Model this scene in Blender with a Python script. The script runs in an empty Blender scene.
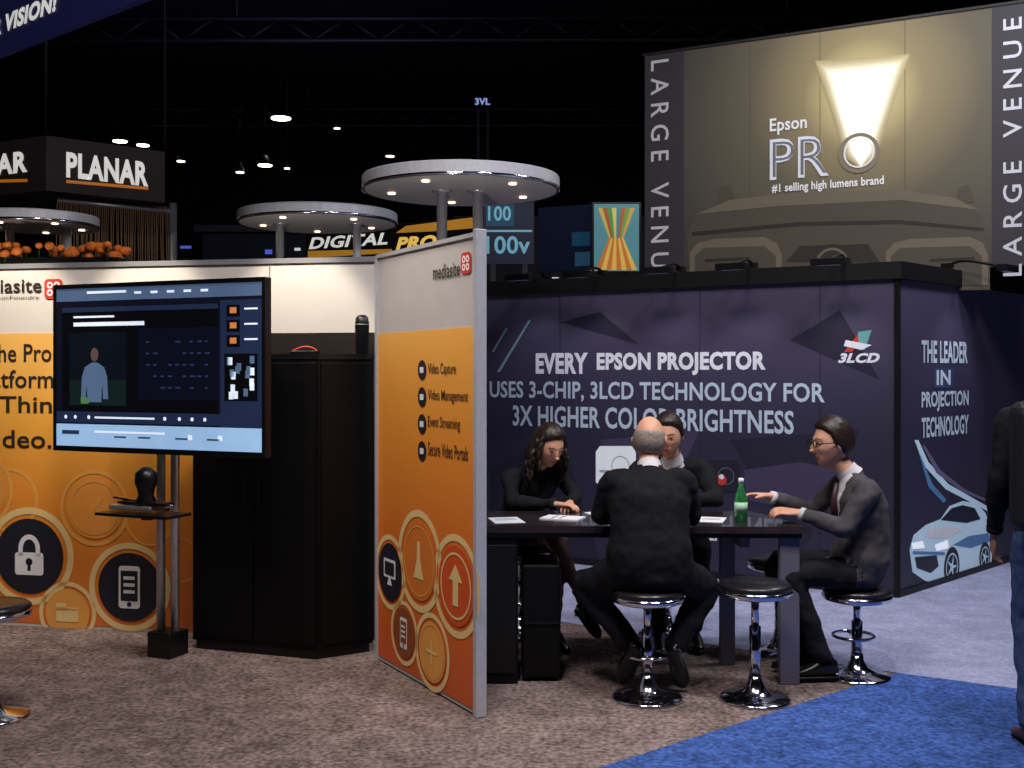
import bpy, bmesh, math, random
from mathutils import Vector, Matrix, noise
from mathutils.kdtree import KDTree
random.seed(4)
F=1100.0; HY=370.0; H=1.6
sc=bpy.context.scene
# ---------------------------------------------------------------- helpers
def lin(c):
    out=[]
    for v in c[:3]:
        v=v/255.0
        out.append(v/12.92 if v<=0.04045 else ((v+0.055)/1.055)**2.4)
    return (*out,1.0)
def P(px,py,d): return Vector(((px-512)/F*d,d,H-(py-HY)/F*d))
def G(px,py):
    d=F*H/(py-HY); return Vector(((px-512)/F*d,d,0))
MATS={}
def M(name,rgb,rough=.6,metal=0,emit=0,noi=0.0,ns=8,bump=0,bs=60,trans=0,spec=.4,coat=0,detail=4,fine=0,fs=60):
    if name in MATS: return MATS[name]
    m=bpy.data.materials.new(name); m.use_nodes=True; nt=m.node_tree; b=nt.nodes['Principled BSDF']
    c=lin(rgb)
    b.inputs['Base Color'].default_value=c; b.inputs['Roughness'].default_value=rough
    b.inputs['Metallic'].default_value=metal; b.inputs['Specular IOR Level'].default_value=spec
    if coat: b.inputs['Coat Weight'].default_value=coat
    if trans: b.inputs['Transmission Weight'].default_value=trans
    tc=nt.nodes.new('ShaderNodeTexCoord')
    def rng(scale,a,det):
        n=nt.nodes.new('ShaderNodeTexNoise'); n.inputs['Scale'].default_value=scale; n.inputs['Detail'].default_value=det
        nt.links.new(tc.outputs['Object'],n.inputs['Vector'])
        r=nt.nodes.new('ShaderNodeMapRange'); r.inputs['From Min'].default_value=.3; r.inputs['From Max'].default_value=.7
        r.inputs['To Min'].default_value=1-a; r.inputs['To Max'].default_value=1+a
        nt.links.new(n.outputs['Fac'],r.inputs['Value']); return r.outputs['Result']
    s=rng(ns,noi if noi else .04,detail)
    if fine:
        q=nt.nodes.new('ShaderNodeMath'); q.operation='MULTIPLY'; nt.links.new(s,q.inputs[0]); nt.links.new(rng(fs,fine,3),q.inputs[1]); s=q.outputs[0]
    v=nt.nodes.new('ShaderNodeVectorMath'); v.operation='SCALE'; v.inputs[0].default_value=c[:3]
    nt.links.new(s,v.inputs['Scale'])
    nt.links.new(v.outputs['Vector'],b.inputs['Base Color'])
    if emit:
        nt.links.new(v.outputs['Vector'],b.inputs['Emission Color']); b.inputs['Emission Strength'].default_value=emit
    if bump:
        n2=nt.nodes.new('ShaderNodeTexNoise'); n2.inputs['Scale'].default_value=bs; n2.inputs['Detail'].default_value=3
        nt.links.new(tc.outputs['Object'],n2.inputs['Vector'])
        bp=nt.nodes.new('ShaderNodeBump'); bp.inputs['Strength'].default_value=bump; bp.inputs['Distance'].default_value=.01
        nt.links.new(n2.outputs['Fac'],bp.inputs['Height']); nt.links.new(bp.outputs['Normal'],b.inputs['Normal'])
    MATS[name]=m; return m
def ramp_mat(name,stops,center=None,emit=0,rough=.7,scale=2.0):
    m=bpy.data.materials.new(name); m.use_nodes=True; nt=m.node_tree; b=nt.nodes['Principled BSDF']
    g=nt.nodes.new('ShaderNodeNewGeometry')
    mr=nt.nodes.new('ShaderNodeMath'); mr.operation='DIVIDE'; mr.inputs[1].default_value=scale
    if center is not None:
        d=nt.nodes.new('ShaderNodeVectorMath'); d.operation='DISTANCE'
        d.inputs[1].default_value=center; nt.links.new(g.outputs['Position'],d.inputs[0]); nt.links.new(d.outputs['Value'],mr.inputs[0])
    else:
        d=nt.nodes.new('ShaderNodeSeparateXYZ'); nt.links.new(g.outputs['Position'],d.inputs[0]); nt.links.new(d.outputs['Z'],mr.inputs[0])
    cr=nt.nodes.new('ShaderNodeValToRGB'); nt.links.new(mr.outputs[0],cr.inputs[0])
    e=cr.color_ramp.elements
    e[0].position=stops[0][0]; e[0].color=lin(stops[0][1]); e[1].position=stops[-1][0]; e[1].color=lin(stops[-1][1])
    for p,c in stops[1:-1]:
        x=e.new(p); x.color=lin(c)
    nt.links.new(cr.outputs['Color'],b.inputs['Base Color']); b.inputs['Roughness'].default_value=rough
    if emit:
        nt.links.new(cr.outputs['Color'],b.inputs['Emission Color']); b.inputs['Emission Strength'].default_value=emit
    return m

class Plane:
    def __init__(s,a,b,up=Vector((0,0,1))):
        s.O=Vector(a); s.u=(Vector(b)-s.O).normalized(); s.L=(Vector(b)-s.O).length; s.v=up
        s.n=s.u.cross(s.v).normalized()
        if (Vector((0,0,H))-s.O).dot(s.n)<0: s.n=-s.n
    def uv(s,px,py):
        d=Vector(((px-512)/F,1,-(py-HY)/F)); o=Vector((0,0,H))
        t=(s.O-o).dot(s.n)/d.dot(s.n); p=o+d*t-s.O
        return p.dot(s.u),p.dot(s.v)
    def p(s,u,v,off=0): return s.O+s.u*u+s.v*v+s.n*off

class MB:
    def __init__(s,name): s.name=name; s.v=[]; s.f=[]; s.m=[]; s.sm=[]; s.mats=[]
    def mi(s,m):
        if m not in s.mats: s.mats.append(m)
        return s.mats.index(m)
    def add(s,verts,faces,mat,smooth=False):
        o=len(s.v); s.v+= [Vector(q) for q in verts]
        for k,f in enumerate(faces):
            s.f.append([i+o for i in f])
            mm=mat[k] if isinstance(mat,list) else mat
            s.m.append(s.mi(mm)); s.sm.append(smooth)
    def prism(s,pts,z0,z1,mat):
        n=len(pts); v=[(p[0],p[1],z0) for p in pts]+[(p[0],p[1],z1) for p in pts]
        f=[list(range(n))[::-1],list(range(n,2*n))]+[[i,(i+1)%n,n+(i+1)%n,n+i] for i in range(n)]
        s.add(v,f,mat)
    def obox(s,c,ax,half,mat,bev=0.0):
        bm=bmesh.new(); bmesh.ops.create_cube(bm,size=2)
        for q in bm.verts: q.co=Vector((q.co.x*half[0],q.co.y*half[1],q.co.z*half[2]))
        if bev: bmesh.ops.bevel(bm,geom=bm.edges[:],offset=bev,segments=3,affect='EDGES',profile=.5)
        bm.verts.ensure_lookup_table()
        c=Vector(c); v=[c+ax[0]*q.co.x+ax[1]*q.co.y+ax[2]*q.co.z for q in bm.verts]
        f=[[q.index for q in fc.verts] for fc in bm.faces]; bm.free(); s.add(v,f,mat,False)
    def box(s,lo,hi,mat,bev=0.0):
        lo=Vector(lo);hi=Vector(hi)
        s.obox((lo+hi)/2,(Vector((1,0,0)),Vector((0,1,0)),Vector((0,0,1))),(hi-lo)/2,mat,bev)
    def slab(s,pl,u0,u1,v0,v1,f0,f1,mat,bev=0.0):
        c=pl.p((u0+u1)/2,(v0+v1)/2,(f0+f1)/2)
        s.obox(c,(pl.u,pl.n,pl.v),(abs(u1-u0)/2,abs(f1-f0)/2,abs(v1-v0)/2),mat,bev)
    def lathe(s,prof,c,mat,n=32,axis=Vector((0,0,1)),smooth=True):
        c=Vector(c); axis=Vector(axis).normalized(); a=axis.orthogonal().normalized(); b=axis.cross(a)
        v=[];f=[]
        for r,z in prof:
            for i in range(n):
                t=2*math.pi*i/n; v.append(c+axis*z+(a*math.cos(t)+b*math.sin(t))*r)
        for k in range(len(prof)-1):
            for i in range(n):
                j=(i+1)%n; f.append([k*n+i,k*n+j,(k+1)*n+j,(k+1)*n+i])
        f.append(list(range(n))); f.append([(len(prof)-1)*n+i for i in range(n)])
        s.add(v,f,mat,smooth)
    def tube(s,pts,rad,mat,n=10,smooth=True,sub=1):
        v,f=tube_geo(pts,rad,n,sub); s.add(v,f,mat,smooth)
    def torus(s,c,R,r,mat,axis=Vector((0,0,1)),n=32,m=8):
        c=Vector(c); axis=Vector(axis).normalized(); a=axis.orthogonal().normalized(); b=axis.cross(a); v=[];f=[]
        for i in range(n):
            t=2*math.pi*i/n; rd=a*math.cos(t)+b*math.sin(t)
            for j in range(m):
                q=2*math.pi*j/m; v.append(c+rd*(R+r*math.cos(q))+axis*(r*math.sin(q)))
        for i in range(n):
            for j in range(m):
                f.append([i*m+j,((i+1)%n)*m+j,((i+1)%n)*m+(j+1)%m,i*m+(j+1)%m])
        s.add(v,f,mat,True)
    def ell(s,c,ax,r,mat,n=16,m=10):
        c=Vector(c); v=[];f=[]
        for k in range(m+1):
            ph=math.pi*k/m
            for i in range(n):
                t=2*math.pi*i/n
                v.append(c+ax[0]*(r[0]*math.sin(ph)*math.cos(t))+ax[1]*(r[1]*math.sin(ph)*math.sin(t))+ax[2]*(r[2]*math.cos(ph)))
        for k in range(m):
            for i in range(n):
                f.append([k*n+i,k*n+(i+1)%n,(k+1)*n+(i+1)%n,(k+1)*n+i])
        s.add(v,f,mat,True)
    # ---- flat prints on a plane
    def poly(s,pl,uvs,mat,l=1): s.add([pl.p(u,v,.0025*l) for u,v in uvs],[list(range(len(uvs)))],mat)
    def ppx(s,pl,pxs,mat,l=1): s.poly(pl,[pl.uv(*q) for q in pxs],mat,l)
    def rpx(s,pl,x0,y0,x1,y1,mat,l=1):
        ym=(y0+y1)/2; xm=(x0+x1)/2
        u0=pl.uv(x0,ym)[0];u1=pl.uv(x1,ym)[0];v0=pl.uv(xm,y1)[1];v1=pl.uv(xm,y0)[1]
        s.poly(pl,[(u0,v0),(u1,v0),(u1,v1),(u0,v1)],mat,l)
    def disc(s,pl,u,v,r,mat,l=1,n=40,ry=None):
        ry=ry or r
        s.poly(pl,[(u+r*math.cos(2*math.pi*i/n),v+ry*math.sin(2*math.pi*i/n)) for i in range(n)],mat,l)
    def ring(s,pl,u,v,r0,r1,mat,l=1,n=48):
        vs=[];f=[]
        for i in range(n):
            t=2*math.pi*i/n
            vs+= [pl.p(u+r0*math.cos(t),v+r0*math.sin(t),.0025*l),pl.p(u+r1*math.cos(t),v+r1*math.sin(t),.0025*l)]
        for i in range(n):
            j=(i+1)%n; f.append([2*i,2*i+1,2*j+1,2*j])
        s.add(vs,f,mat)
    def rrect(s,pl,u0,v0,u1,v1,r,mat,l=1):
        pts=[]
        for cx,cy,a in ((u1-r,v1-r,0),(u0+r,v1-r,90),(u0+r,v0+r,180),(u1-r,v0+r,270)):
            for k in range(6):
                t=math.radians(a+k*18); pts.append((cx+r*math.cos(t),cy+r*math.sin(t)))
        s.poly(pl,pts,mat,l)
    def text(s,pl,body,x0,y0,x1,y1,mat,l=2,bold=.0,rot=0,shear=0):
        vs,fs=text_geo(body,bold,shear)
        ax=min(v[0] for v in vs);bx=max(v[0] for v in vs);ay=min(v[1] for v in vs);by=max(v[1] for v in vs)
        ym=(y0+y1)/2; xm=(x0+x1)/2
        u0=pl.uv(x0,ym)[0];u1=pl.uv(x1,ym)[0];v0=pl.uv(xm,y1)[1];v1=pl.uv(xm,y0)[1]
        out=[]
        for x,y in vs:
            a=(x-ax)/(bx-ax); b=(y-ay)/(by-ay)
            if rot==0: u=u0+(u1-u0)*a; v=v0+(v1-v0)*b
            elif rot==-90: u=u0+(u1-u0)*b; v=v1+(v0-v1)*a
            else: u=u0+(u1-u0)*(1-b); v=v0+(v1-v0)*a
            out.append(pl.p(u,v,.0025*l))
        s.add(out,fs,mat)
    def build(s,recalc=True):
        me=bpy.data.meshes.new(s.name)
        xs=[q.x for q in s.v];ys=[q.y for q in s.v];zs=[q.z for q in s.v]
        o=Vector(((min(xs)+max(xs))/2,(min(ys)+max(ys))/2,min(zs)))
        me.from_pydata([q-o for q in s.v],[],s.f)
        for m in s.mats: me.materials.append(m)
        me.polygons.foreach_set('material_index',s.m); me.polygons.foreach_set('use_smooth',s.sm)
        if recalc:
            bm=bmesh.new(); bm.from_mesh(me); bmesh.ops.recalc_face_normals(bm,faces=bm.faces[:]); bm.to_mesh(me); bm.free()
        me.update()
        ob=bpy.data.objects.new(s.name,me); ob.location=o; sc.collection.objects.link(ob); return ob
_tc={}
def text_geo(body,bold,shear):
    k=(body,bold,shear)
    if k in _tc: return _tc[k]
    cu=bpy.data.curves.new('t','FONT'); cu.body=body; cu.offset=bold; cu.resolution_u=3; cu.shear=shear
    cu.space_character=1.0+bold*1.5
    ob=bpy.data.objects.new('t',cu); sc.collection.objects.link(ob)
    dg=bpy.context.evaluated_depsgraph_get(); dg.update()
    me=bpy.data.meshes.new_from_object(ob.evaluated_get(dg))
    r=([(v.co.x,v.co.y) for v in me.vertices],[list(p.vertices) for p in me.polygons])
    bpy.data.objects.remove(ob); bpy.data.meshes.remove(me); bpy.data.curves.remove(cu)
    _tc[k]=r; return r
def cr(p0,p1,p2,p3,t):
    return ((p1*2)+(p2-p0)*t+(p0*2-p1*5+p2*4-p3)*t*t+(p1*3-p0-p2*3+p3)*t*t*t)*.5
def resample(vals,sub):
    if sub<=1: return vals
    out=[];n=len(vals)
    for i in range(n-1):
        a=vals[max(i-1,0)];b=vals[i];c=vals[i+1];d=vals[min(i+2,n-1)]
        for k in range(sub): out.append(cr(a,b,c,d,k/sub))
    out.append(vals[-1]); return out
def tube_geo(pts,rad,n=12,sub=1):
    pts=[Vector(p) for p in pts]
    if not isinstance(rad,(list,tuple)): rad=[rad]*len(pts)
    pts=resample(pts,sub); rad=resample(list(rad),sub)
    v=[];f=[]; ref=None
    for i,p in enumerate(pts):
        t=(pts[min(i+1,len(pts)-1)]-pts[max(i-1,0)]).normalized()
        if ref is None: ref=t.orthogonal().normalized()
        a=(ref-t*ref.dot(t)).normalized(); ref=a; b=t.cross(a)
        for k in range(n):
            q=2*math.pi*k/n; v.append(p+(a*math.cos(q)+b*math.sin(q))*max(rad[i],.0005))
    for i in range(len(pts)-1):
        for k in range(n):
            f.append([i*n+k,i*n+(k+1)%n,(i+1)*n+(k+1)%n,(i+1)*n+k])
    f.append(list(range(n))[::-1]); f.append([(len(pts)-1)*n+k for k in range(n)])
    return v,f
def loft_geo(secs,n=24):
    v=[];f=[]
    for c,a,b in secs:
        for k in range(n):
            q=2*math.pi*k/n; v.append(c+a*math.cos(q)+b*math.sin(q))
    m=len(secs)
    for i in range(m-1):
        for k in range(n): f.append([i*n+k,i*n+(k+1)%n,(i+1)*n+(k+1)%n,(i+1)*n+k])
    f.append(list(range(n))[::-1]); f.append([(m-1)*n+k for k in range(n)])
    return v,f
def remesh(pieces,vox,smooth=4):
    V=[];Fc=[]
    for v,f,l in pieces:
        o=len(V); V+=v; Fc+=[[i+o for i in q] for q in f]
    me=bpy.data.meshes.new('r'); me.from_pydata(V,[],Fc)
    bm=bmesh.new(); bm.from_mesh(me); bmesh.ops.recalc_face_normals(bm,faces=bm.faces[:]); bm.to_mesh(me); bm.free()
    ob=bpy.data.objects.new('r',me); sc.collection.objects.link(ob)
    md=ob.modifiers.new('a','REMESH'); md.mode='VOXEL'; md.voxel_size=vox
    ms=ob.modifiers.new('b','SMOOTH'); ms.factor=.5; ms.iterations=smooth
    dg=bpy.context.evaluated_depsgraph_get(); dg.update()
    r=bpy.data.meshes.new_from_object(ob.evaluated_get(dg))
    pts=[];pl=[]
    for v,f,l in pieces:
        for q in f:
            if len(q)>4: continue
            c=sum((v[i] for i in q),Vector())/len(q); pts.append(c); pl.append(l)
    kd=KDTree(len(pts))
    for i,p in enumerate(pts): kd.insert(p,i)
    kd.balance()
    verts=[x.co.copy() for x in r.vertices]; nr=[x.normal.copy() for x in r.vertices]; faces=[list(p.vertices) for p in r.polygons]
    labs=[pl[kd.find(p.center)[1]] for p in r.polygons]
    cen=[p.center.copy() for p in r.polygons]; fn=[p.normal.copy() for p in r.polygons]
    bpy.data.objects.remove(ob); bpy.data.meshes.remove(me); bpy.data.meshes.remove(r)
    return verts,nr,faces,labs,cen,fn
X=Vector((1,0,0));Y=Vector((0,1,0));Z=Vector((0,0,1))
# ---------------------------------------------------------------- materials
skin=M('skin',(214,160,132),.5,noi=.06,ns=30)
skin2=M('skin_dark',(180,128,100),.5,noi=.06,ns=30)
lips=M('lips',(170,90,82),.4)
eyew=M('eye_white',(200,190,182),.3); eyed=M('eye_iris',(35,22,15),.1)
hair_dk=M('hair_dark_brown',(36,24,19),.45,noi=.4,ns=90)
hair_gr=M('hair_grey',(142,130,120),.6,noi=.3,ns=90)
black_cl=M('black_cloth',(17,16,20),.85,noi=.25,ns=25,bump=.3,bs=160,spec=.25)
suit=M('charcoal_suit',(66,62,66),.8,noi=.2,ns=25,bump=.3,bs=160)
trou=M('dark_trousers',(22,21,26),.85,noi=.25,ns=20,bump=.3,bs=160,spec=.25)
jean=M('denim',(60,80,118),.8,noi=.3,ns=30,bump=.4,bs=200)
shirt=M('white_shirt',(205,202,206),.7)
shoe=M('black_leather',(18,16,16),.25,coat=.3)
shoeb=M('brown_leather',(84,50,32),.4)
stock=M('stockings',(104,70,58),.5)
chrome=M('chrome',(220,220,228),.12,1)
steel=M('brushed_steel',(198,198,205),.3,.75,noi=.08,ns=40)
lsteel=M('light_steel_trim',(200,202,210),.35,.3,noi=.06,ns=40)
alum=M('aluminium',(195,195,200),.35,.6)
blk=M('black_plastic',(14,14,16),.35)
blkw=M('black_laminate',(9,9,10),.5,noi=.2,ns=5,spec=.2)
blkf=M('black_frame',(9,9,11),.5)
white=M('white_panel',(222,216,208),.5,noi=.02)
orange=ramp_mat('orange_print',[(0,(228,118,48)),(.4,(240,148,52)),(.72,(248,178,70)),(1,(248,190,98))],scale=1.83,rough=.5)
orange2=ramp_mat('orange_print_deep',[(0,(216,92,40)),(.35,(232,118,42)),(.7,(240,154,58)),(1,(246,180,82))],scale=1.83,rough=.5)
cream=M('cream_print',(245,215,150),.5)
cream2=M('pale_orange_print',(242,172,84),.5)
navy=M('navy_print',(34,36,48),.5)
redp=M('red_print',(208,62,44),.5)
textd=M('dark_text',(44,36,30),.6)
prw=M('white_print',(238,240,246),.5)
# ---------------------------------------------------------------- room
carpet=M('brown_carpet',(126,110,106),.95,noi=.3,ns=7,bump=.9,bs=110,spec=.1,detail=8,fine=.6,fs=42)
carpet_b=M('blue_carpet',(64,92,158),.95,noi=.25,ns=12,bump=.8,bs=120,spec=.1,detail=8,fine=.5,fs=45)
carpet_l=M('lavender_carpet',(150,154,184),.9,noi=.15,ns=6,bump=.4,bs=120,spec=.1,detail=8,fine=.18,fs=45)
dark=M('dark_hall_paint',(18,18,30),.9,noi=.6,ns=.6)
b=MB('floor')
b.box((-20,-4,-.1),(20,34,0),carpet)
def flat(pts,z,m): b.add([(p[0],p[1],z) for p in pts],[list(range(len(pts)))],m)
flat([(2.03,5.80),(.354,4.42),(-.9,3.39),(-3,1.67),(9,1.67),(9,1.86),(5.7,3.7)],.004,carpet_b)
flat([(-1.6,8.31),(.30,6.98),(2.03,5.80),(5.7,3.7),(9,1.86),(12,1.86),(12,13),(-1.6,13)],.004,carpet_l)
b.build()
for nm,lo,hi in (('ceiling',(-20,-4,9),(20,34,9.2)),('wall_back',(-20,34,0),(20,34.2,9)),('wall_left',(-20.2,-4,0),(-20,34,9)),('wall_right',(20,-4,0),(20.2,34,9)),('wall_front',(-20,-4.2,0),(20,-4,9))):
    b=MB(nm); b.box(lo,hi,dark); b.build()
truss=M('truss_metal',(46,46,56),.5,.4)
b=MB('ceiling_truss')
for y in (14,20,27):
    for z in (7.6,8.0): b.tube([(-19,y,z),(19,y,z)],.04,truss,6)
    x=-18
    while x<18:
        b.tube([(x,y,7.6),(x+.6,y,8.0)],.02,truss,5); b.tube([(x+.6,y,8.0),(x+1.2,y,7.6)],.02,truss,5); x+=1.2
    for x in (-15,-5,5,15): b.tube([(x,y,8),(x,y,8.99)],.02,truss,5)
b.build()
def ceil_lamp(px,py,z,r=.14,e=14):
    lampE=M('lamp_glow_%d'%e,(255,232,205),.5,emit=e)
    d=(z-H)*F/(HY-py); c=P(px,py,d)
    b=MB('ceiling_lamp')
    b.lathe([(r*.35,.22),(r*.6,.16),(r,.05),(r*1.05,0),(r*.95,0)],c,blk,20)
    b.lathe([(r*.9,0.01),(r*.9,-.02)],c,lampE,20)
    b.tube([c+Z*.2,(c.x,c.y,8.99)],.008,blk,5); b.build()
for px,py,z,r,e in ((281,118,7.3,.24,14),(265,165,6.2,.17,10),(287,168,5.6,.06,5),(120,141,7.2,.19,8),(143,145,7.2,.17,8),(181,161,6.5,.1,9),(337,128,7.3,.08,4),(240,172,6,.1,3),(390,156,6.8,.12,2)):
    ceil_lamp(px,py,z,r,e)
# ---------------------------------------------------------------- left booth wall
WA=Plane((-3.9,7.05,0),(-.70,6.43,0))
b=MB('exhibit_booth_wall')
b.slab(WA,0,WA.L,0,2.25,-.09,0,white)
uc=WA.uv(196,500)[0]
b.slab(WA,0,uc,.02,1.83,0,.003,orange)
b.slab(WA,uc,WA.L,.02,1.82,0,.003,M('dark_brown_panel',(34,26,24),.6))
b.slab(WA,0,WA.L,2.235,2.265,-.1,.012,alum)
u=WA.uv(270,300)[0]; b.slab(WA,u-.004,u+.004,0,2.24,0,.006,alum)
L=2.4
b.text(WA,"mediasite",-34,279,42,293,textd,L,.012)
def logo(b,pl,px,py,s):
    u,v=pl.uv(px,py); b.rrect(pl,u-s,v-s,u+s,v+s,s*.4,redp,2.6)
    for q in (-1,1):
        for w in (-1,1): b.ring(pl,u+q*s*.38,v+w*s*.38,s*.16,s*.34,prw,3.2,20)
logo(b,WA,54,289,.062)
b.text(WA,"by SonicFoundry",-20,296,40,300,textd,L)
b.text(WA,"The Pro",-14,344,52,362,textd,L,.012)
b.text(WA,"Platform",-24,370,54,388,textd,L,.012)
b.text(WA,"All Things",-42,396,78,418,textd,L,.012)
b.text(WA,"Video.",-22,430,52,448,textd,L,.012)
def icon(b,pl,px,py,r,kind,fill):
    u,v=pl.uv(px,py)
    b.ring(pl,u,v,r*1.12,r*1.30,cream,2.2); b.disc(pl,u,v,r,fill,2.6)
    k=r
    if kind=='lock':
        b.rrect(pl,u-.42*k,v-.5*k,u+.42*k,v+.1*k,.08*k,prw,3.4)
        pts=[]
        for i in range(13):
            t=math.pi*i/12; pts.append((math.cos(t),math.sin(t)))
        outer=[(u+.32*k*c,v+.2*k+.38*k*s_) for c,s_ in pts]; inner=[(u+.19*k*c,v+.2*k+.25*k*s_) for c,s_ in pts]
        b.poly(pl,[(u+.32*k,v)]+outer+[(u-.32*k,v),(u-.19*k,v)]+inner[::-1]+[(u+.19*k,v)],prw,3.4)
        b.disc(pl,u,v-.15*k,.1*k,fill,4); b.poly(pl,[(u-.04*k,v-.15*k),(u+.04*k,v-.15*k),(u+.05*k,v-.38*k),(u-.05*k,v-.38*k)],fill,4)
    elif kind=='phone':
        b.rrect(pl,u-.34*k,v-.62*k,u+.34*k,v+.62*k,.1*k,prw,3.4); b.rrect(pl,u-.27*k,v-.4*k,u+.27*k,v+.48*k,.02*k,fill,4)
        b.disc(pl,u,v-.5*k,.07*k,fill,4)
        for i in range(3): b.rrect(pl,u-.18*k,v+(.22-.2*i)*k,u+.18*k,v+(.32-.2*i)*k,.02*k,prw,4.6)
    elif kind=='folder':
        b.rrect(pl,u-.5*k,v-.35*k,u+.5*k,v+.25*k,.06*k,cream,3.4); b.rrect(pl,u-.5*k,v+.1*k,u-.05*k,v+.42*k,.05*k,cream,3.4)
        b.poly(pl,[(u-.5*k,v+.16*k),(u+.5*k,v+.16*k),(u+.5*k,v+.2*k),(u-.5*k,v+.2*k)],fill,4)
    elif kind=='up':
        b.ring(pl,u,v,r*.78,r*.84,cream,3.4)
        b.poly(pl,[(u,v+.55*k),(u+.38*k,v+.12*k),(u+.15*k,v+.12*k),(u+.15*k,v-.5*k),(u-.15*k,v-.5*k),(u-.15*k,v+.12*k),(u-.38*k,v+.12*k)],cream,3.4)
    elif kind=='screen':
        b.rrect(pl,u-.5*k,v-.2*k,u+.5*k,v+.45*k,.06*k,prw,3.4); b.rrect(pl,u-.4*k,v-.1*k,u+.4*k,v+.35*k,.02*k,fill,4)
        b.poly(pl,[(u-.2*k,v-.45*k),(u+.2*k,v-.45*k),(u+.08*k,v-.2*k),(u-.08*k,v-.2*k)],prw,3.4)
    elif kind=='plus':
        b.ring(pl,u,v,r*.86,r*.9,cream2,3.2)
        b.rrect(pl,u-.4*k,v-.05*k,u+.4*k,v+.05*k,.03*k,cream,3.4); b.rrect(pl,u-.05*k,v-.4*k,u+.05*k,v+.4*k,.03*k,cream,3.6)
    elif kind=='flask':
        b.ring(pl,u,v,r*.86,r*.9,cream2,3.2)
        b.poly(pl,[(u-.08*k,v+.5*k),(u+.08*k,v+.5*k),(u+.1*k,v+.05*k),(u+.3*k,v-.45*k),(u-.3*k,v-.45*k),(u-.1*k,v+.05*k)],cream,3.4)
def ghost(b,pl,px,py,r,kind):
    u,v=pl.uv(px,py); b.ring(pl,u,v,r*1.12,r*1.24,cream2,2.0); b.disc(pl,u,v,r,M('ghost_orange',(242,158,70),.5),2.2); b.ring(pl,u,v,r*.84,r*.88,cream2,2.8)
    b.poly(pl,[(u-.25*r,v-.3*r),(u-.3*r,v-.36*r),(u+.3*r,v+.3*r),(u+.25*r,v+.36*r)],cream2,2.8); b.poly(pl,[(u+.1*r,v-.36*r),(u+.16*r,v-.36*r),(u+.16*r,v+.36*r),(u+.1*r,v+.36*r)],cream2,3.0)
icon(b,WA,30,556,.235,'lock',navy); icon(b,WA,130,587,.21,'phone',navy); icon(b,WA,68,613,.15,'folder',cream2)
ghost(b,WA,95,508,.19,'plus'); ghost(b,WA,-20,490,.19,'flask')
for px,py,r in ((150,520,.16),(10,500,.2),(165,610,.12),(180,560,.14)):
    u,v=WA.uv(px,py)
    if v-r>.03: b.ring(WA,u,v,r*.9,r,cream2,1.8)
b.build()
# angled side panel
SP=Plane((-.74,6.07,0),(-.165,5.07,0))
b=MB('exhibit_side_panel')
b.slab(SP,0,SP.L,.01,2.22,-.03,0,M('side_panel_white',(192,190,192),.45))
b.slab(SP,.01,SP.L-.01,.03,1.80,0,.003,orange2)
b.slab(SP,SP.L-.012,SP.L+.02,0,2.25,-.045,.012,lsteel,.004)
b.slab(SP,-.02,.01,0,2.23,-.05,.012,lsteel,.003)
b.slab(SP,0,SP.L,2.215,2.235,-.04,.012,lsteel)
b.text(SP,"mediasite",434,263,461,278,textd,L,.012); logo(b,SP,467,263,.05)
for i,(t,x1) in enumerate((("Video Capture",457),("Video Management",469),("Event Streaming",461),("Secure Video Portals",469))):
    y=370+27*i; b.text(SP,t,429,y-7,x1,y+7,textd,L,.005)
    u,v=SP.uv(423,y); b.disc(SP,u,v,.05,navy,2.4); b.rrect(SP,u-.022,v-.015,u+.022,v+.015,.004,prw,3.2)
icon(b,SP,391,572,.155,'screen',navy); icon(b,SP,420,561,.2,'flask',M('mid_orange_print2',(226,128,52),.5)); icon(b,SP,457,586,.19,'up',M('deep_orange_red',(222,92,44),.5))
icon(b,SP,405,633,.13,'phone',M('brown_print',(150,80,40),.5)); icon(b,SP,433,652,.15,'plus',cream2)
b.build()
# ---------------------------------------------------------------- black cabinet
FL=Vector((-1.836,6.33,0));FR=Vector((-1.07,6.07,0));BR=Vector((-.79,6.25,0));BL=FL+BR-FR
b=MB('storage_cabinet')
b.prism([FL,FR,BR,BL],.05,1.66,blkw)
c=(FL+BR)/2
def sc_(p,k): return c+(p-c)*k
b.prism([sc_(p,.96) for p in (FL,FR,BR,BL)],0,.05,blkf)
b.prism([sc_(p,1.02) for p in (FL,FR,BR,BL)],1.66,1.69,blkf)
CP=Plane(FL,FR); hw=CP.L/2
for a0 in (0.01,hw+.004): b.slab(CP,a0,a0+hw-.014,.08,1.64,0,.014,blkw,.003)
for a0 in (hw-.05,hw+.04): b.slab(CP,a0,a0+.008,.85,1.0,.02,.035,blk,.003)
CQ=Plane(FR,BR); b.slab(CQ,.015,CQ.L-.015,.08,1.64,0,.01,blkw,.003)
b.build()
b=MB('wireless_speaker')
c=P(362,352,6.3); c.z=1.69
b.lathe([(.03,0),(.036,.01),(.04,.1),(.042,.17),(.036,.21),(.02,.225)],c,blk,24); b.torus(c+Z*.17,.041,.003,steel); b.build()
b=MB('desk_gadget')
c=P(305,352,6.28); c.z=1.69
b.box(c+Vector((-.08,-.04,0)),c+Vector((.08,.04,.02)),blk,.006)
b.tube([c+Vector((-.07,0,.02)),c+Vector((-.02,0,.04)),c+Vector((.03,0,.04)),c+Vector((.07,0,.02))],.005,redp,8,sub=4); b.build()
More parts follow.
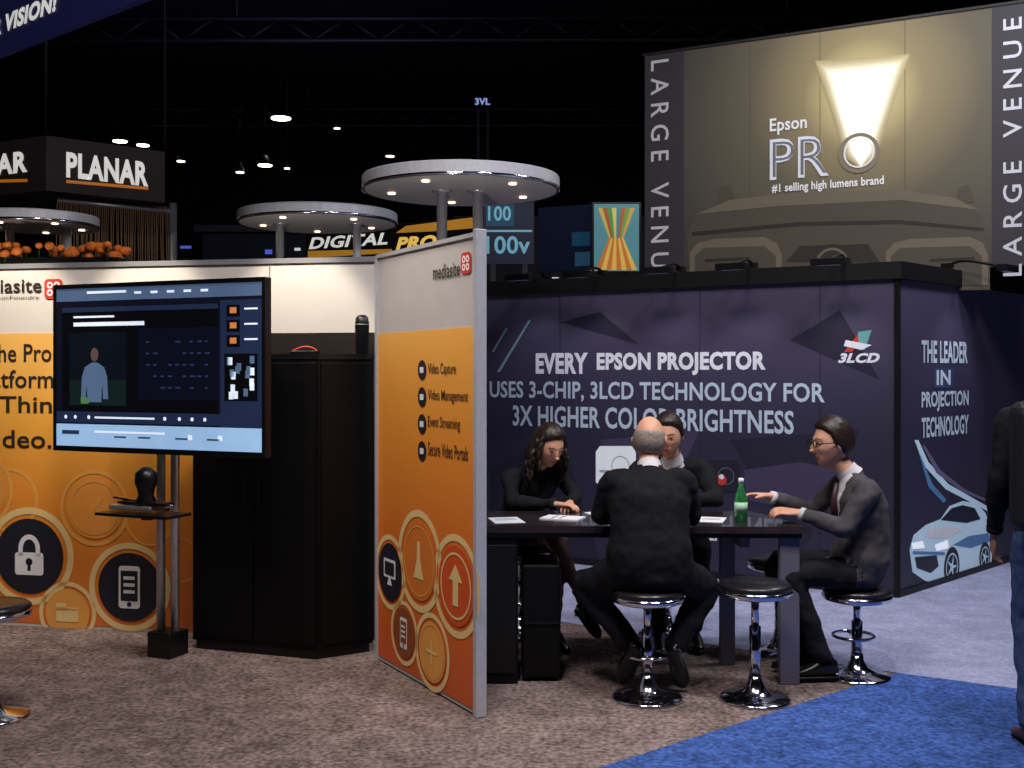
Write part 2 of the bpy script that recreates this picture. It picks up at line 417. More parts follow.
# ---------------------------------------------------------------- TV on stand
def E(n,rgb,e): return M(n,rgb,.4,emit=e)
tvL=P(54,370,6.3);tvR=P(266,370,5.72)
TV=Plane((tvL.x,tvL.y,1.14),(tvR.x,tvR.y,1.14))
b=MB('television_on_stand')
W=TV.L;HH=.945
b.slab(TV,0,W,0,HH,-.05,0,blk,.006)
b.slab(TV,0,W,0,.03,0,.008,blk,.002);b.slab(TV,0,W,HH-.025,HH,0,.008,blk,.002)
b.slab(TV,0,.022,.03,HH-.025,0,.008,blk,.002);b.slab(TV,W-.022,W,.03,HH-.025,0,.008,blk,.002)
b.slab(TV,W*.2,W*.8,.15,HH-.15,-.1,-.05,blk,.01)
def rr(x0,y0,x1,y1,m,l):
    U=lambda x:.022+x*(W-.044); V=lambda y:HH-.025-y*(HH-.055)
    b.poly(TV,[(U(x0),V(y1)),(U(x1),V(y1)),(U(x1),V(y0)),(U(x0),V(y0))],m,l)
s_bg=E('screen_dark',(14,16,30),.6); s_blk=E('screen_black',(6,7,13),.5); s_hdr=E('screen_header',(72,92,122),.7)
s_lt=E('screen_light_blue',(138,172,208),.85); s_wh=E('screen_white',(215,225,240),.8); s_mid=E('screen_mid_blue',(34,50,86),.6)
s_or=E('screen_orange',(200,120,60),.7); s_fig=E('screen_figure',(84,108,140),.5)
s_dk=E('screen_side',(30,42,70),.6)
rr(0,0,1,1,s_bg,.4); rr(0,0,1,.08,s_hdr,.8)
for i in range(5): rr(.40+.08*i,.03,.435+.08*i,.045,s_wh,1.4)
rr(.16,.02,.36,.035,s_wh,1.4)
rr(.03,.12,.8,.78,s_blk,.8); rr(.03,.12,.8,.15,s_dk,1.2); rr(.09,.175,.3,.187,s_wh,1.4);rr(.09,.215,.45,.24,s_wh,1.4)
rr(.07,.28,.36,.74,E('screen_video',(10,16,26),.5),1.2)
rr(.07,.58,.36,.74,E('screen_desk',(16,34,32),.5),1.3)
U=lambda x:.022+x*(W-.044); V=lambda y:HH-.025-y*(HH-.055)
b.disc(TV,U(.2),V(.42),.028,E('screen_face',(96,76,72),.45),1.6,24,.038)
b.poly(TV,[(U(.13),V(.70)),(U(.135),V(.56)),(U(.15),V(.50)),(U(.185),V(.47)),(U(.215),V(.47)),(U(.25),V(.50)),(U(.265),V(.56)),(U(.27),V(.70)),(U(.245),V(.70)),(U(.24),V(.6)),(U(.235),V(.72)),(U(.165),V(.72)),(U(.16),V(.6)),(U(.155),V(.70))],s_fig,1.8)
for i in range(9):
    for j in range(5):
        if random.random()<.7: rr(.46+.035*i,.34+.07*j,.46+.035*i+.012+.015*random.random(),.35+.07*j,E('screen_chalk',(48,56,96),.5),1.4)
rr(.42,.26,.8,.7,E('screen_board',(10,14,30),.5),1.1)
rr(.13,.69,.17,.73,E('screen_green',(80,130,70),.5),2.1)
rr(.81,.1,1,.86,s_dk,.8)
for j in range(3):
    rr(.84,.13+.09*j,.9,.2+.09*j,s_blk,1.2); rr(.855,.145+.09*j,.885,.18+.09*j,s_or,1.4); rr(.92,.15+.09*j,.98,.16+.09*j,s_wh,1.2)
rr(.83,.42,.98,.7,s_blk,1.2)
for k in range(16):
    a=.84+.11*random.random(); c_=.43+.22*random.random(); rr(a,c_,a+.02,c_+.045,s_wh if k%2 else s_fig,1.5)
rr(.0,.78,.81,.85,s_dk,1.0)
for k,x in enumerate((.05,.1,.17,.55,.62,.68,.74)): b.disc(TV,U(x),V(.815),.011,s_wh,1.5,12)
rr(.2,.81,.5,.822,s_wh,1.4)
rr(0,.86,1,1,s_lt,1.0); rr(.2,.9,.55,.912,s_wh,1.5); rr(.03,.9,.12,.925,s_mid,1.5); rr(.66,.91,.68,.94,s_wh,1.5); rr(.8,.91,.82,.94,s_wh,1.5)
for x in (.3,.42,.6,.75): rr(x,.93,x+.06,.94,s_mid,1.5)
base=G(168,655)
for k in (-.05,.05):
    p=base+TV.u*k; b.tube([p+Z*.02,(p.x,p.y,1.55)],.024,steel,14)
b.obox(base+Z*.07,(TV.u,TV.n,Z),(.08,.08,.07),blk,.008)
b.obox(Vector((base.x,base.y,1.5)),(TV.u,TV.n,Z),(.15,.03,.2),blk,.006)
mc=TV.p(W/2,HH/2,-.1); q=Vector((base.x,base.y,mc.z)); b.tube([q,mc],.03,blk,8)
sh=P(143,514,5.85)
b.obox(sh,(TV.u,TV.n,Z),(.24,.1,.008),blk,.003)
b.obox((sh+Vector((base.x,base.y,sh.z)))/2-Z*.02,(X,Y,Z),(.03,.15,.015),blk)
b.obox(sh+Z*.035+TV.u*-.05,(TV.u,TV.n,Z),(.14,.05,.012),steel,.005)
b.obox(sh+Z*.06+TV.u*.02,(TV.u,TV.n,Z),(.16,.04,.008),blk,.004)
b.lathe([(.05,.05),(.055,.07),(.04,.1),(.045,.13),(.06,.17),(.055,.22),(.02,.25)],sh+TV.u*.02,blk,20)
b.tube([sh+Z*.08-TV.u*.2,sh+Z*.05+TV.u*.2],.008,chrome,8)
b.build()
# ---------------------------------------------------------------- lights helpers
def spot(name,loc,target,power,col,size=60,blend=.7,rad=.05):
    l=bpy.data.lights.new(name,'SPOT'); l.energy=power; l.color=col; l.spot_size=math.radians(size); l.spot_blend=blend; l.shadow_soft_size=rad
    o=bpy.data.objects.new(name,l); o.location=loc; o.rotation_euler=(Vector(target)-Vector(loc)).to_track_quat('-Z','Y').to_euler(); sc.collection.objects.link(o); return o
def area(name,loc,target,power,size,col=(1,1,1)):
    l=bpy.data.lights.new(name,'AREA'); l.energy=power; l.size=size; l.color=col
    o=bpy.data.objects.new(name,l); o.location=loc; o.rotation_euler=(Vector(target)-Vector(loc)).to_track_quat('-Z','Y').to_euler(); sc.collection.objects.link(o)
# ---------------------------------------------------------------- round canopies
under=M('canopy_underside',(180,174,168),.45,.1)
def canopy(cx,cy,d,diam,cols,name='round_canopy'):
    c=P(cx,cy,d); R=diam/2; b=MB(name)
    b.lathe([(R*.98,-.035),(R,-.03),(R,.04),(R*.99,.05)],c,lsteel,56,smooth=False)
    b.lathe([(R*.97,-.045),(R*.97,-.034)],c,under,56,smooth=False)
    b.torus(c-Z*.035,R*.985,.014,chrome,n=56)
    for a in range(5):
        t=a*math.pi*2/5+.5; q=c+Vector((math.cos(t)*R*.72,math.sin(t)*R*.72,-.046)); b.lathe([(.026,0),(.026,-.008)],q,M('downlight',(255,225,180),.5,emit=4),16)
    for px in cols:
        x=(px-512)/F*d; b.tube([(x,d,0),(x,d,c.z-.04)],.036,lsteel,16); b.lathe([(.15,0),(.15,.015),(.05,.03)],(x,d,0),steel,24)
        b.lathe([(.045,-.06),(.09,-.04)],(x,d,c.z),steel,20)
    b.build()
    spot('added_canopy_fill',(c.x-.1,c.y-1.4,c.z-1.0),c,24,(1,.95,.88),80,.9)  # added spot that brightens rim and underside; no fixture stands here
canopy(461,185,7.7,1.38,(442,478)); canopy(318,219,9.6,1.38,(280,357)); canopy(36,222,9.6,1.04,(10,67))
# ---------------------------------------------------------------- big purple booth
C=Vector((2.71,7.72,0)); E0=Vector((-1.0,10.0,0)); E1=Vector((4.9,9.93,0)); E2=Vector((1.2,12.2,0))
EL=Plane(E0,C); ER=Plane(C,E1)
purple=ramp_mat('purple_print_glow_top',[(0,(46,42,64)),(.45,(46,42,66)),(1,(78,72,98))],scale=2.3,rough=.5); purpd=M('purple_print_dark',(38,34,54),.55,noi=.12,ns=1.5)  # ramp paints the spotlights' brightness into the wall colour, lighter towards the top
b=MB('projector_exhibit_booth')
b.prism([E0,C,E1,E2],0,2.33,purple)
b.slab(EL,0,EL.L+.03,2.24,2.36,-.1,.04,blkf); b.slab(ER,-.03,ER.L,2.24,2.36,-.1,.04,blkf)
b.slab(EL,0,EL.L,0,.05,0,.015,blkf); b.slab(ER,0,ER.L,0,.05,0,.015,blkf)
b.slab(ER,-.02,.02,0,2.3,-.02,.01,blkf)
b.slab(EL,EL.L-.015,EL.L+.015,0,2.3,0,.01,blkf)
lav=M('lavender_print',(110,104,134),.5); streak=M('cyan_streak',(130,170,186),.5); lilac=M('purple_print_light',(68,62,88),.55)
for t,m in (([(560,322),(600,312),(640,345)],purpd),([(640,345),(700,312),(760,345)],lilac),([(790,340),(840,310),(880,380)],purpd),([(600,440),(700,430),(640,560)],lilac),([(730,440),(860,430),(800,560)],purpd),([(490,470),(560,430),(600,560),(490,560)],purpd)):
    b.ppx(EL,t,m,.6)
for t in ([(497,372),(500,372),(531,320),(529,320)],[(492,352),(494,352),(508,328),(506,328)],[(855,470),(858,470),(886,520),(884,520)]):
    b.ppx(EL,t,streak,1)
for x in (560,700,820):
    u=EL.uv(x,400)[0]; b.slab(EL,u-.003,u+.003,.05,2.24,0,.002,purpd)
pb=M('pale_blue_print',(196,214,228),.5)
b.text(EL,"EVERY",536,353,588,374,prw,2,.045); b.text(EL,"EPSON PROJECTOR",597,352,766,375,prw,2,.045)
b.text(EL,"USES 3-CHIP, 3LCD TECHNOLOGY FOR",490,382,825,403,pb,2,.022)
b.text(EL,"3X HIGHER COLOR BRIGHTNESS",513,408,794,430,pb,2,.022)
b.text(EL,"YOURSELF",668,528,720,539,prw,2,.03)
b.text(EL,"3LCD",838,353,880,363,prw,2,.05,shear=.3)
b.ppx(EL,[(844,352),(860,332),(866,334),(852,352)],redp,2); b.ppx(EL,[(858,332),(872,330),(865,350),(859,350)],M('teal_print',(110,170,170),.5),2.4); b.ppx(EL,[(846,340),(872,345),(862,350),(844,346)],prw,2.8)
def printed_projector(b,pl,x0,y0,x1,y1,mb,ml,lr=.9):
    w=x1-x0;h=y1-y0
    b.ppx(pl,[(x0,y0+h*.15),(x0+w*.1,y0),(x1-w*.1,y0),(x1,y0+h*.15),(x1,y1-h*.1),(x1-w*.1,y1),(x0+w*.1,y1),(x0,y1-h*.1)],mb,1.6)
    u,v=pl.uv(x0+w*.62,y0+h*.5); r=abs(pl.uv(x0+w*.85,y0)[0]-pl.uv(x0+w*.62,y0)[0])
    b.ring(pl,u,v,r*lr,r,ml,2.4)
    b.rpx(pl,x0+w*.1,y0+h*.6,x0+w*.35,y0+h*.66,ml,2.4)
printed_projector(b,EL,596,446,636,486,M('offwhite_print',(215,222,226),.5,emit=.3),M('silver_print',(170,175,190),.5))
printed_projector(b,EL,704,460,740,492,navy,lav)
u,v=EL.uv(722,480); b.disc(EL,u,v,.04,redp,3.2); b.disc(EL,u,v+.025,.02,prw,3.8)
b.ppx(EL,[(744,470),(800,462),(842,470),(846,500),(800,510),(746,500)],lilac,1.2)
for t,x0,x1,y0,y1 in (("THE LEADER",921,967,341,363),("IN",936,950,370,385),("PROJECTION",921,968,391,411),("TECHNOLOGY",921,968,416,436)):
    b.text(ER,t,x0,y0,x1,y1,pb,2,.03)
b.rpx(ER,933,368,953,388,M('blue_tab',(58,70,104),.5),1.2)
cb=M('car_print_silver',(190,218,234),.4,emit=.14); cd=M('car_print_dark',(26,32,50),.4); cm=M('car_print_mid',(84,130,180),.4,emit=.06)
# light trails
b.ppx(ER,[(914,440),(918,440),(928,462),(948,484),(990,508),(989,512),(945,489),(924,466)],cb,1.2)
b.ppx(ER,[(922,446),(924,445),(940,470),(964,489),(992,502),(992,504),(962,492),(936,473)],lav,1.5)
b.ppx(ER,[(918,452),(920,455),(932,484),(946,500),(943,503),(928,487)],cm,1.5)
# solid car, three-quarter view
b.ppx(ER,[(909,550),(913,535),(925,525),(940,519),(949,506),(962,501),(976,503),(985,513),(990,527),(992,545),(991,562),(985,571),(965,577),(945,583),(925,581),(912,572)],cb,1.6)
b.ppx(ER,[(940,520),(951,508),(962,505),(974,508),(980,519),(966,523)],cd,2.2)
b.ppx(ER,[(914,557),(936,555),(938,566),(930,573),(916,568)],cd,2.2); b.ppx(ER,[(926,530),(948,525),(962,530),(946,538),(928,538)],prw,2.2); b.ppx(ER,[(952,545),(968,536),(988,533),(990,541),(970,548)],cm,2.2)
b.ppx(ER,[(911,543),(922,541),(924,548),(912,549)],M('headlight_print',(245,250,255),.4,emit=.4),2.8); b.ppx(ER,[(934,545),(947,540),(948,548),(936,551)],M('headlight_print',(245,250,255),.4,emit=.4),2.8)
b.ppx(ER,[(912,551),(944,552),(944,555),(912,554)],cm,2.6)
for px,py,r in ((951,567,.14),(984,557,.11)):
    u,v=ER.uv(px,py); b.disc(ER,u,v,r,cd,2.6,32,r*1.1); b.ring(ER,u,v,r*.68,r*.76,cb,3.2)
    for k in range(5):
        t=k*1.2566; b.poly(ER,[(u+r*.12*math.cos(t+1.5),v+r*.12*math.sin(t+1.5)),(u+r*.7*math.cos(t),v+r*.7*math.sin(t)),(u+r*.12*math.cos(t-1.5),v+r*.12*math.sin(t-1.5))],cb,3.2)
b.build()
def armlamp(pl,u,reach=.42,pw=9,col=(.9,.86,1)):
    b=MB('arm_spotlight')
    p0=pl.p(u,2.37,-.02); p1=pl.p(u,2.42,.12); p2=pl.p(u,2.35,reach)
    b.obox(p0+Z*.02,(pl.u,pl.n,Z),(.03,.04,.02),blk,.004)
    b.tube([p0+Z*.02,p1,p2],.011,blk,8,sub=4); b.obox(p2-Z*.005,(pl.u,pl.n,Z),(.12,.035,.025),blk,.006)
    b.obox(p2-Z*.028,(pl.u,pl.n,Z),(.08,.02,.003),M('lamp_lens',(200,200,215),.3)); b.build()
    spot('arm_spotlight_beam',p2-Z*.06,pl.p(u,.9,0),pw,col,95,.9,.04)
for px in (545,602,680,752,845): armlamp(EL,EL.uv(px,290)[0])
armlamp(ER,ER.uv(950,290)[0],pw=9)
# large banner
BN=Plane((1.16,9.6,2.38),(3.82,8.2,2.38))
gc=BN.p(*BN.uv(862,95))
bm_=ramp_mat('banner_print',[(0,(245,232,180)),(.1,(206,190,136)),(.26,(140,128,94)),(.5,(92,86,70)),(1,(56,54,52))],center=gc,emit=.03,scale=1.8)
strip=M('banner_strip',(50,48,54),.6); gold=M('projector_print',(74,69,58),.6); goldl=M('projector_print_light',(106,98,82),.6); goldd=M('projector_print_dark',(42,38,34),.6)
b=MB('large_venue_banner')
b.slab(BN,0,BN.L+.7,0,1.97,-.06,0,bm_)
b.poly(BN,[(0,0),(BN.uv(684,200)[0],0),(BN.uv(684,200)[0],1.97),(0,1.97)],strip,.9)
u=BN.uv(992,150)[0]; b.poly(BN,[(u,0),(BN.L+.7,0),(BN.L+.7,1.97),(u,1.97)],strip,.9)
stx=M('strip_text',(200,200,208),.5)
b.text(BN,"L A R G E   V E N U E",651,60,669,288,stx,2,.008,rot=-90)
b.text(BN,"L A R G E   V E N U E",1003,18,1022,276,stx,2,.008,rot=90)
n=9
for i in range(n):
    t=i/(n-1); ex=(1-t)
    c_=tuple(int(a+(bq-a)*t) for a,bq in zip((176,162,118),(255,252,232)))
    m=M('beam_print_%d'%i,c_,.5,emit=.02+.65*t*t)
    x0=822+10*t-7*ex; x1=903-10*t+7*ex; yt=64+8*t-6*ex
    b.ppx(BN,[(x0,yt+3),(x1,yt-4),(872+4*ex-3*t,150+8*ex),(861,165+4*ex),(850-4*ex+3*t,150+8*ex)],m,1.0+.15*i)
b.ppx(BN,[(690,290),(687,235),(697,214),(730,200),(800,192),(900,190),(955,198),(982,215),(990,240),(990,290)],gold,1.2)
b.ppx(BN,[(697,214),(730,200),(800,192),(900,190),(955,198),(978,210),(900,200),(780,206)],goldl,1.6)
b.ppx(BN,[(692,232),(800,222),(900,220),(984,228),(984,231),(900,224),(800,226),(692,236)],goldd,1.7)
for x0,x1 in ((690,782),(886,988)):
    b.ppx(BN,[(x0,285),(x0,252),(x0+8,243),(x0+24,239),(x1-18,237),(x1-5,243),(x1,255),(x1,285)],goldl,1.8)
    b.ppx(BN,[(x0+5,285),(x0+5,256),(x0+14,248),(x1-18,246),(x1-6,256),(x1-6,285)],gold,2.1)
b.ppx(BN,[(786,262),(800,246),(868,244),(880,262)],goldd,1.8)
u,v=BN.uv(832,264); b.disc(BN,u,v,.16,goldd,2.4); b.ring(BN,u,v,.11,.13,goldl,3)
for x in (705,930): b.rpx(BN,x,258,x+45,261,goldd,2.6)
for x in (716,955): b.ppx(BN,[(x,205),(x+4,187),(x+14,185),(x+20,202)],gold,1)
b.text(BN,"Epson",770,117,807,134,prw,2.8,.02)
b.text(BN,"PR",770,137,829,178,M('silver_blue_print',(212,220,236),.5,emit=.1),2.8,0.012)
b.text(BN,"PR",773,140,827,175,M('slate_print',(112,112,120),.5),3.2,-.022)
u,v=BN.uv(859,153); b.ring(BN,u,v,.13,.16,M('lens_ring',(130,122,106),.4),2.6); b.ring(BN,u,v,.105,.118,prw,2.8)
b.text(BN,"#1 selling high lumens brand",772,180,884,191,prw,2.8,.025)
for px in (750,820,905):
    u=BN.uv(px,100)[0]; b.slab(BN,u-.002,u+.002,0,1.97,0,.001,gold)
b.slab(BN,-.02,BN.L+.72,1.96,1.98,-.08,.01,blkf)
for u in (.05,BN.L*.5,BN.L+.6):
    b.slab(BN,u-.03,u+.03,0,1.96,-.12,-.06,blkf)
b.build()
# ---------------------------------------------------------------- background signs
b=MB('hanging_sign')
c0=P(46,150,12); c1=P(165,150,12.9); c2=P(-80,150,13.0)
z0=3.56;z1=4.16
S1=Plane((c0.x,c0.y,0),(c1.x,c1.y,0)); S2=Plane((c2.x,c2.y,0),(c0.x,c0.y,0))
sg=M('sign_charcoal',(58,46,50),.6)
b.prism([c0,c1,c1+c2-c0,c2],z0,z1,sg)
sw=M('sign_white',(245,245,240),.5,emit=.5); so=M('sign_orange',(225,130,40),.5,emit=.3)
b.text(S1,"PLANAR",66,157,148,182,sw,3,.04)
b.ppx(S1,[(66,180),(148,187),(148,190),(66,183)],so,3)
b.text(S2,"PLANAR",-55,156,28,177,sw,3,.04)
b.ppx(S2,[(-55,181),(28,179),(28,182),(-55,184)],so,3)
for c in (c0,c1,c2): b.tube([(c.x,c.y,z1),(c.x,c.y,8.99)],.015,truss,5)
b.build()
b=MB('string_curtain')
gm=M('gold_string',(150,120,84),.6)
for k in range(60):
    t=k/59; p=c0.lerp(c1,t)+Vector((0,.3,0)); b.tube([(p.x,p.y,3.55),(p.x+random.uniform(-.02,.02),p.y,2.9),(p.x,p.y,0)],.007,gm,4)
pp=c1+Vector((0,.3,0)); b.tube([(pp.x,pp.y,0),(pp.x,pp.y,3.6)],.05,alum,8); b.tube([c0+Vector((0,.3,3.5-c0.z)),c1+Vector((0,.3,3.5-c1.z))],.03,alum,6)
b.build()
b=MB('flower_display_shelf')
om=M('orange_petals',(225,120,44),.7,noi=.3,ns=20)
q=P(-40,262,9)
b.box(q,q+Vector((1.3,.3,.04)),blk)
b.box((q.x+.1,q.y+.05,0),(q.x+1.2,q.y+.25,q.z),blk)
for k in range(60):
    x=q.x+random.random()*1.3; r=random.uniform(.03,.055)
    cc=Vector((x,q.y+random.random()*.25,q.z+.05+random.random()*.1))
    b.ell(cc,(X,Y,Z),(r,r,r*.8),om,8,6)
    b.tube([cc,(cc.x,cc.y,q.z)],.006,M('stems',(40,70,30),.7),4)
b.build()
def banner(name,px0,d0,px1,d1,yt,yb,mat,depth=.06):
    a=P(px0,yt,d0); e=P(px1,yt,d1); pl=Plane((a.x,a.y,0),(e.x,e.y,0)); z1=a.z; z0=P(px0,yb,d0).z
    b=MB(name); b.slab(pl,0,pl.L,z0,z1,-depth,0,mat)
    for u in (.1,pl.L-.1): b.slab(pl,u-.03,u+.03,0,z0,-depth,-.01,truss)
    return b,pl
b,pl=banner('digital_signage_board',306,13.5,478,12.4,230,258,M('board_black',(16,16,22),.5))
am=M('amber_stripe',(215,150,50),.5,emit=.3)
b.text(pl,"DIGITAL",309,235,388,247,sw,3,.03,shear=.25)
b.ppx(pl,[(396,233),(406,226),(476,217),(476,228),(440,231)],am,1.6)
b.ppx(pl,[(308,258),(308,251),(392,249),(392,253)],am,1.6)
b.text(pl,"PRO",396,236,437,249,M('sign_amber_text',(245,196,96),.5,emit=.6),3,.05,shear=.25)
b.build()
it=M('info_text',(110,170,195),.5,emit=.45); ic=M('info_cyan',(20,70,98),.5,emit=.3)
b,pl=banner('blue_info_screen',484,12.2,534,12.2,200,264,M('info_blue_dark',(12,26,50),.5,emit=.25))
b.rpx(pl,486,203,514,226,ic,1)
b.text(pl,"100",488,206,511,221,it,2.4,.02)
b.text(pl,"100v",486,236,530,254,it,2.4,.02)
b.rpx(pl,486,230,532,232,it,1.4); b.build()
b,pl=banner('blue_wall_panel',538,12.6,594,12.3,208,272,M('info_blue',(14,24,52),.5,emit=.12))
b.rpx(pl,572,232,590,246,ic,1); b.rpx(pl,575,252,590,266,M('info_teal',(40,80,110),.5,emit=.3),1); b.build()
b,pl=banner('video_display',592,12.2,641,12.2,202,273,blk)
b.rpx(pl,594,204,639,271,M('disp_blue',(86,140,150),.5,emit=.5),1)
cols=[(200,180,90),(170,90,60),(90,150,80),(214,200,110),(70,140,150),(180,100,66),(120,160,80),(210,170,84)]
for k,cc in enumerate(cols):
    m=M('disp_%d'%k,cc,.5,emit=.45); xa=598+4.6*k; xb=602.6+4.6*k
    b.ppx(pl,[(xa,208),(xb,208),(609+(k+1)*1.8,238),(609+k*1.8,238)],m,2)
    b.ppx(pl,[(609+k*1.8,238),(609+(k+1)*1.8,238),(596+41*(k+1)/8,270),(596+41*k/8,270)],M('disp_o%d'%(k%2),[(205,120,50),(228,190,90)][k%2],.5,emit=.45),2)
b.build()
b,pl=banner('distant_lit_sign',474,26,492,26,97,106,M('far_dark',(10,10,20),.5))
b.text(pl,"3VL",475,98,490,105,M('far_blue',(140,160,220),.5,emit=.9),2,.03); b.build()
b=MB('distant_booth_row')
db=M('booth_dark',(24,22,32),.8,noi=.3,ns=1); db2=M('booth_dark_blue',(20,26,46),.8)
b.box((-12,17,0),(-5,18,3.4),db); b.box((-4.5,16,0),(-1,17,3.6),db2); b.box((-.8,15,0),(3.2,16,3.7),db)
b.box((-12.1,16.9,3.4),(-4.9,18.1,3.5),truss);b.box((-4.6,15.9,3.6),(-.9,17.1,3.7),truss)
tm=[M('tiny_blue',(70,90,190),.5,emit=.8),M('tiny_warm',(220,150,90),.5,emit=.8),M('tiny_white',(210,210,220),.5,emit=.7)]
for k in range(60):
    x=-11+random.random()*13; z=2.6+random.random()*.8
    y=16.98 if x<-5 else (15.98 if x<-.9 else 14.98)
    b.box((x,y-.03,z),(x+random.uniform(.04,.16),y,z+random.uniform(.03,.07)),random.choice(tm))
b.build()
a=Vector((-512/F*9,9,0)); e=Vector((-2.59,7.66,0)); dr=(e-a)
TB=Plane(a-dr*.6,e+dr*1.2)
zb=4.18
b=MB('overhead_banner'); b.slab(TB,0,TB.L,zb,zb+1.3,-.06,0,M('banner_navy',(34,38,92),.6,emit=.12))
b.text(TB,"YOUR VISION!",-34,12,58,30,sw,3,.05,shear=.2)
for u in (.3,TB.L-.3):
    p=TB.p(u,zb+1.3,-.03); b.tube([p,(p.x,p.y,8.98)],.01,blk,5)
b.build()
# ---------------------------------------------------------------- table
TZ=.81
b=MB('meeting_table')
tw=M('dark_wood_top',(46,38,42),.22,noi=.35,ns=6,coat=.4); leg=M('grey_leg',(110,106,120),.4,.2)
FLt=Vector((-.16,5.58,0));FRt=Vector((1.50,5.54,0));BRt=Vector((1.34,6.16,0));BLt=Vector((-.12,6.16,0))
b.prism([FLt,FRt,BRt,BLt],TZ-.035,TZ,tw)
cc=(FLt+BRt)/2
b.prism([cc+(p-cc)*.96 for p in (FLt,FRt,BRt,BLt)],TZ-.06,TZ-.035,blkf)
b.box((1.36,5.58,0),(1.46,5.63,TZ-.05),leg,.005); b.box((1.13,5.96,0),(1.21,6.01,TZ-.05),leg,.005)
b.box((1.17,5.64,TZ-.12),(1.22,5.97,TZ-.06),leg)
b.box((-.15,5.60,0),(.03,6.1,TZ-.05),blkw,.006)
b.box((-.14,5.59,.06),(.02,5.602,TZ-.1),blkf,.003)
b.build()
b=MB('black_carry_case')
b.box((.05,5.64,.02),(.25,5.98,.6),blkw,.015); b.box((.06,5.63,.3),(.24,5.642,.31),blk); b.tube([(.1,5.8,.6),(.1,5.8,.64),(.2,5.8,.64),(.2,5.8,.6)],.008,blk,8,sub=4)
for x in (.07,.23):
    for y in (5.68,5.94): b.ell((x,y,.02),(X,Y,Z),(.015,.02,.02),blk,8,6)
b.build()
def paper(c,w,h,a,m,name='paper_sheet',t=.001):
    b=MB(name); ax=(Vector((math.cos(a),math.sin(a),0)),Vector((-math.sin(a),math.cos(a),0)),Z)
    b.obox(Vector((c[0],c[1],TZ+t)),ax,(w/2,h/2,t),m)
    b.obox(Vector((c[0],c[1],TZ+2*t+.0004)),ax,(w*.35,h*.02,.0003),textd); b.obox(Vector((c[0],c[1],TZ+2*t+.0004))+ax[1]*h*.2,ax,(w*.35,h*.02,.0003),textd)
    b.build()
paper((-.03,5.78),.16,.22,.2,prw); paper((.27,5.86),.15,.21,1.2,prw,t=.003,name='brochure'); paper((.50,6.02),.15,.2,.3,prw); paper((1.05,5.8),.14,.2,-.3,prw)
b=MB('water_bottle')
gl=M('green_glass',(80,180,110),.08,trans=.75)
c=P(741,520,5.75); c.z=TZ
b.lathe([(.028,0),(.033,.006),(.033,.1),(.031,.13),(.018,.165),(.0125,.18),(.0125,.205)],c,gl,24)
b.lathe([(.0145,.2),(.0145,.222),(.01,.225)],c,prw,16); b.lathe([(.0338,.05),(.0338,.1)],c,M('bottle_label',(170,215,180),.5),24); b.build()
# ---------------------------------------------------------------- stools
cush=M('stool_vinyl',(28,26,30),.35,coat=.2)
def stool(x,y,h,ring=True):
    b=MB('bar_stool'); c=Vector((x,y,0))
    b.lathe([(.17,0),(.175,.006),(.165,.016),(.10,.028),(.055,.05),(.035,.09),(.03,.12)],c,chrome,40)
    b.lathe([(.028,.1),(.028,h*.62)],c,chrome,20); b.lathe([(.019,h*.6),(.019,h-.06)],c,chrome,16)
    b.lathe([(.03,h-.1),(.11,h-.075),(.15,h-.065)],c,blk,24)
    b.lathe([(.155,h-.07),(.176,h-.062),(.18,h-.045),(.176,h-.035)],c,chrome,36)
    b.lathe([(.17,h-.04),(.177,h-.02),(.16,h-.004),(.1,h),(.01,h)],c,cush,36)
    if ring:
        b.torus(c+Z*.2+Y*.06,.105,.009,chrome,n=28); b.tube([c+Z*.2,c+Z*.2+Y*.165],.009,chrome,8)
    b.build()
stool(.66,5.36,.54); stool(1.18,5.34,.575,False); stool(1.80,5.74,.47); stool(1.52,6.25,.54,False); stool(.93,6.62,.54); stool(.05,6.62,.54); stool(-2.40,5.06,.53,False)
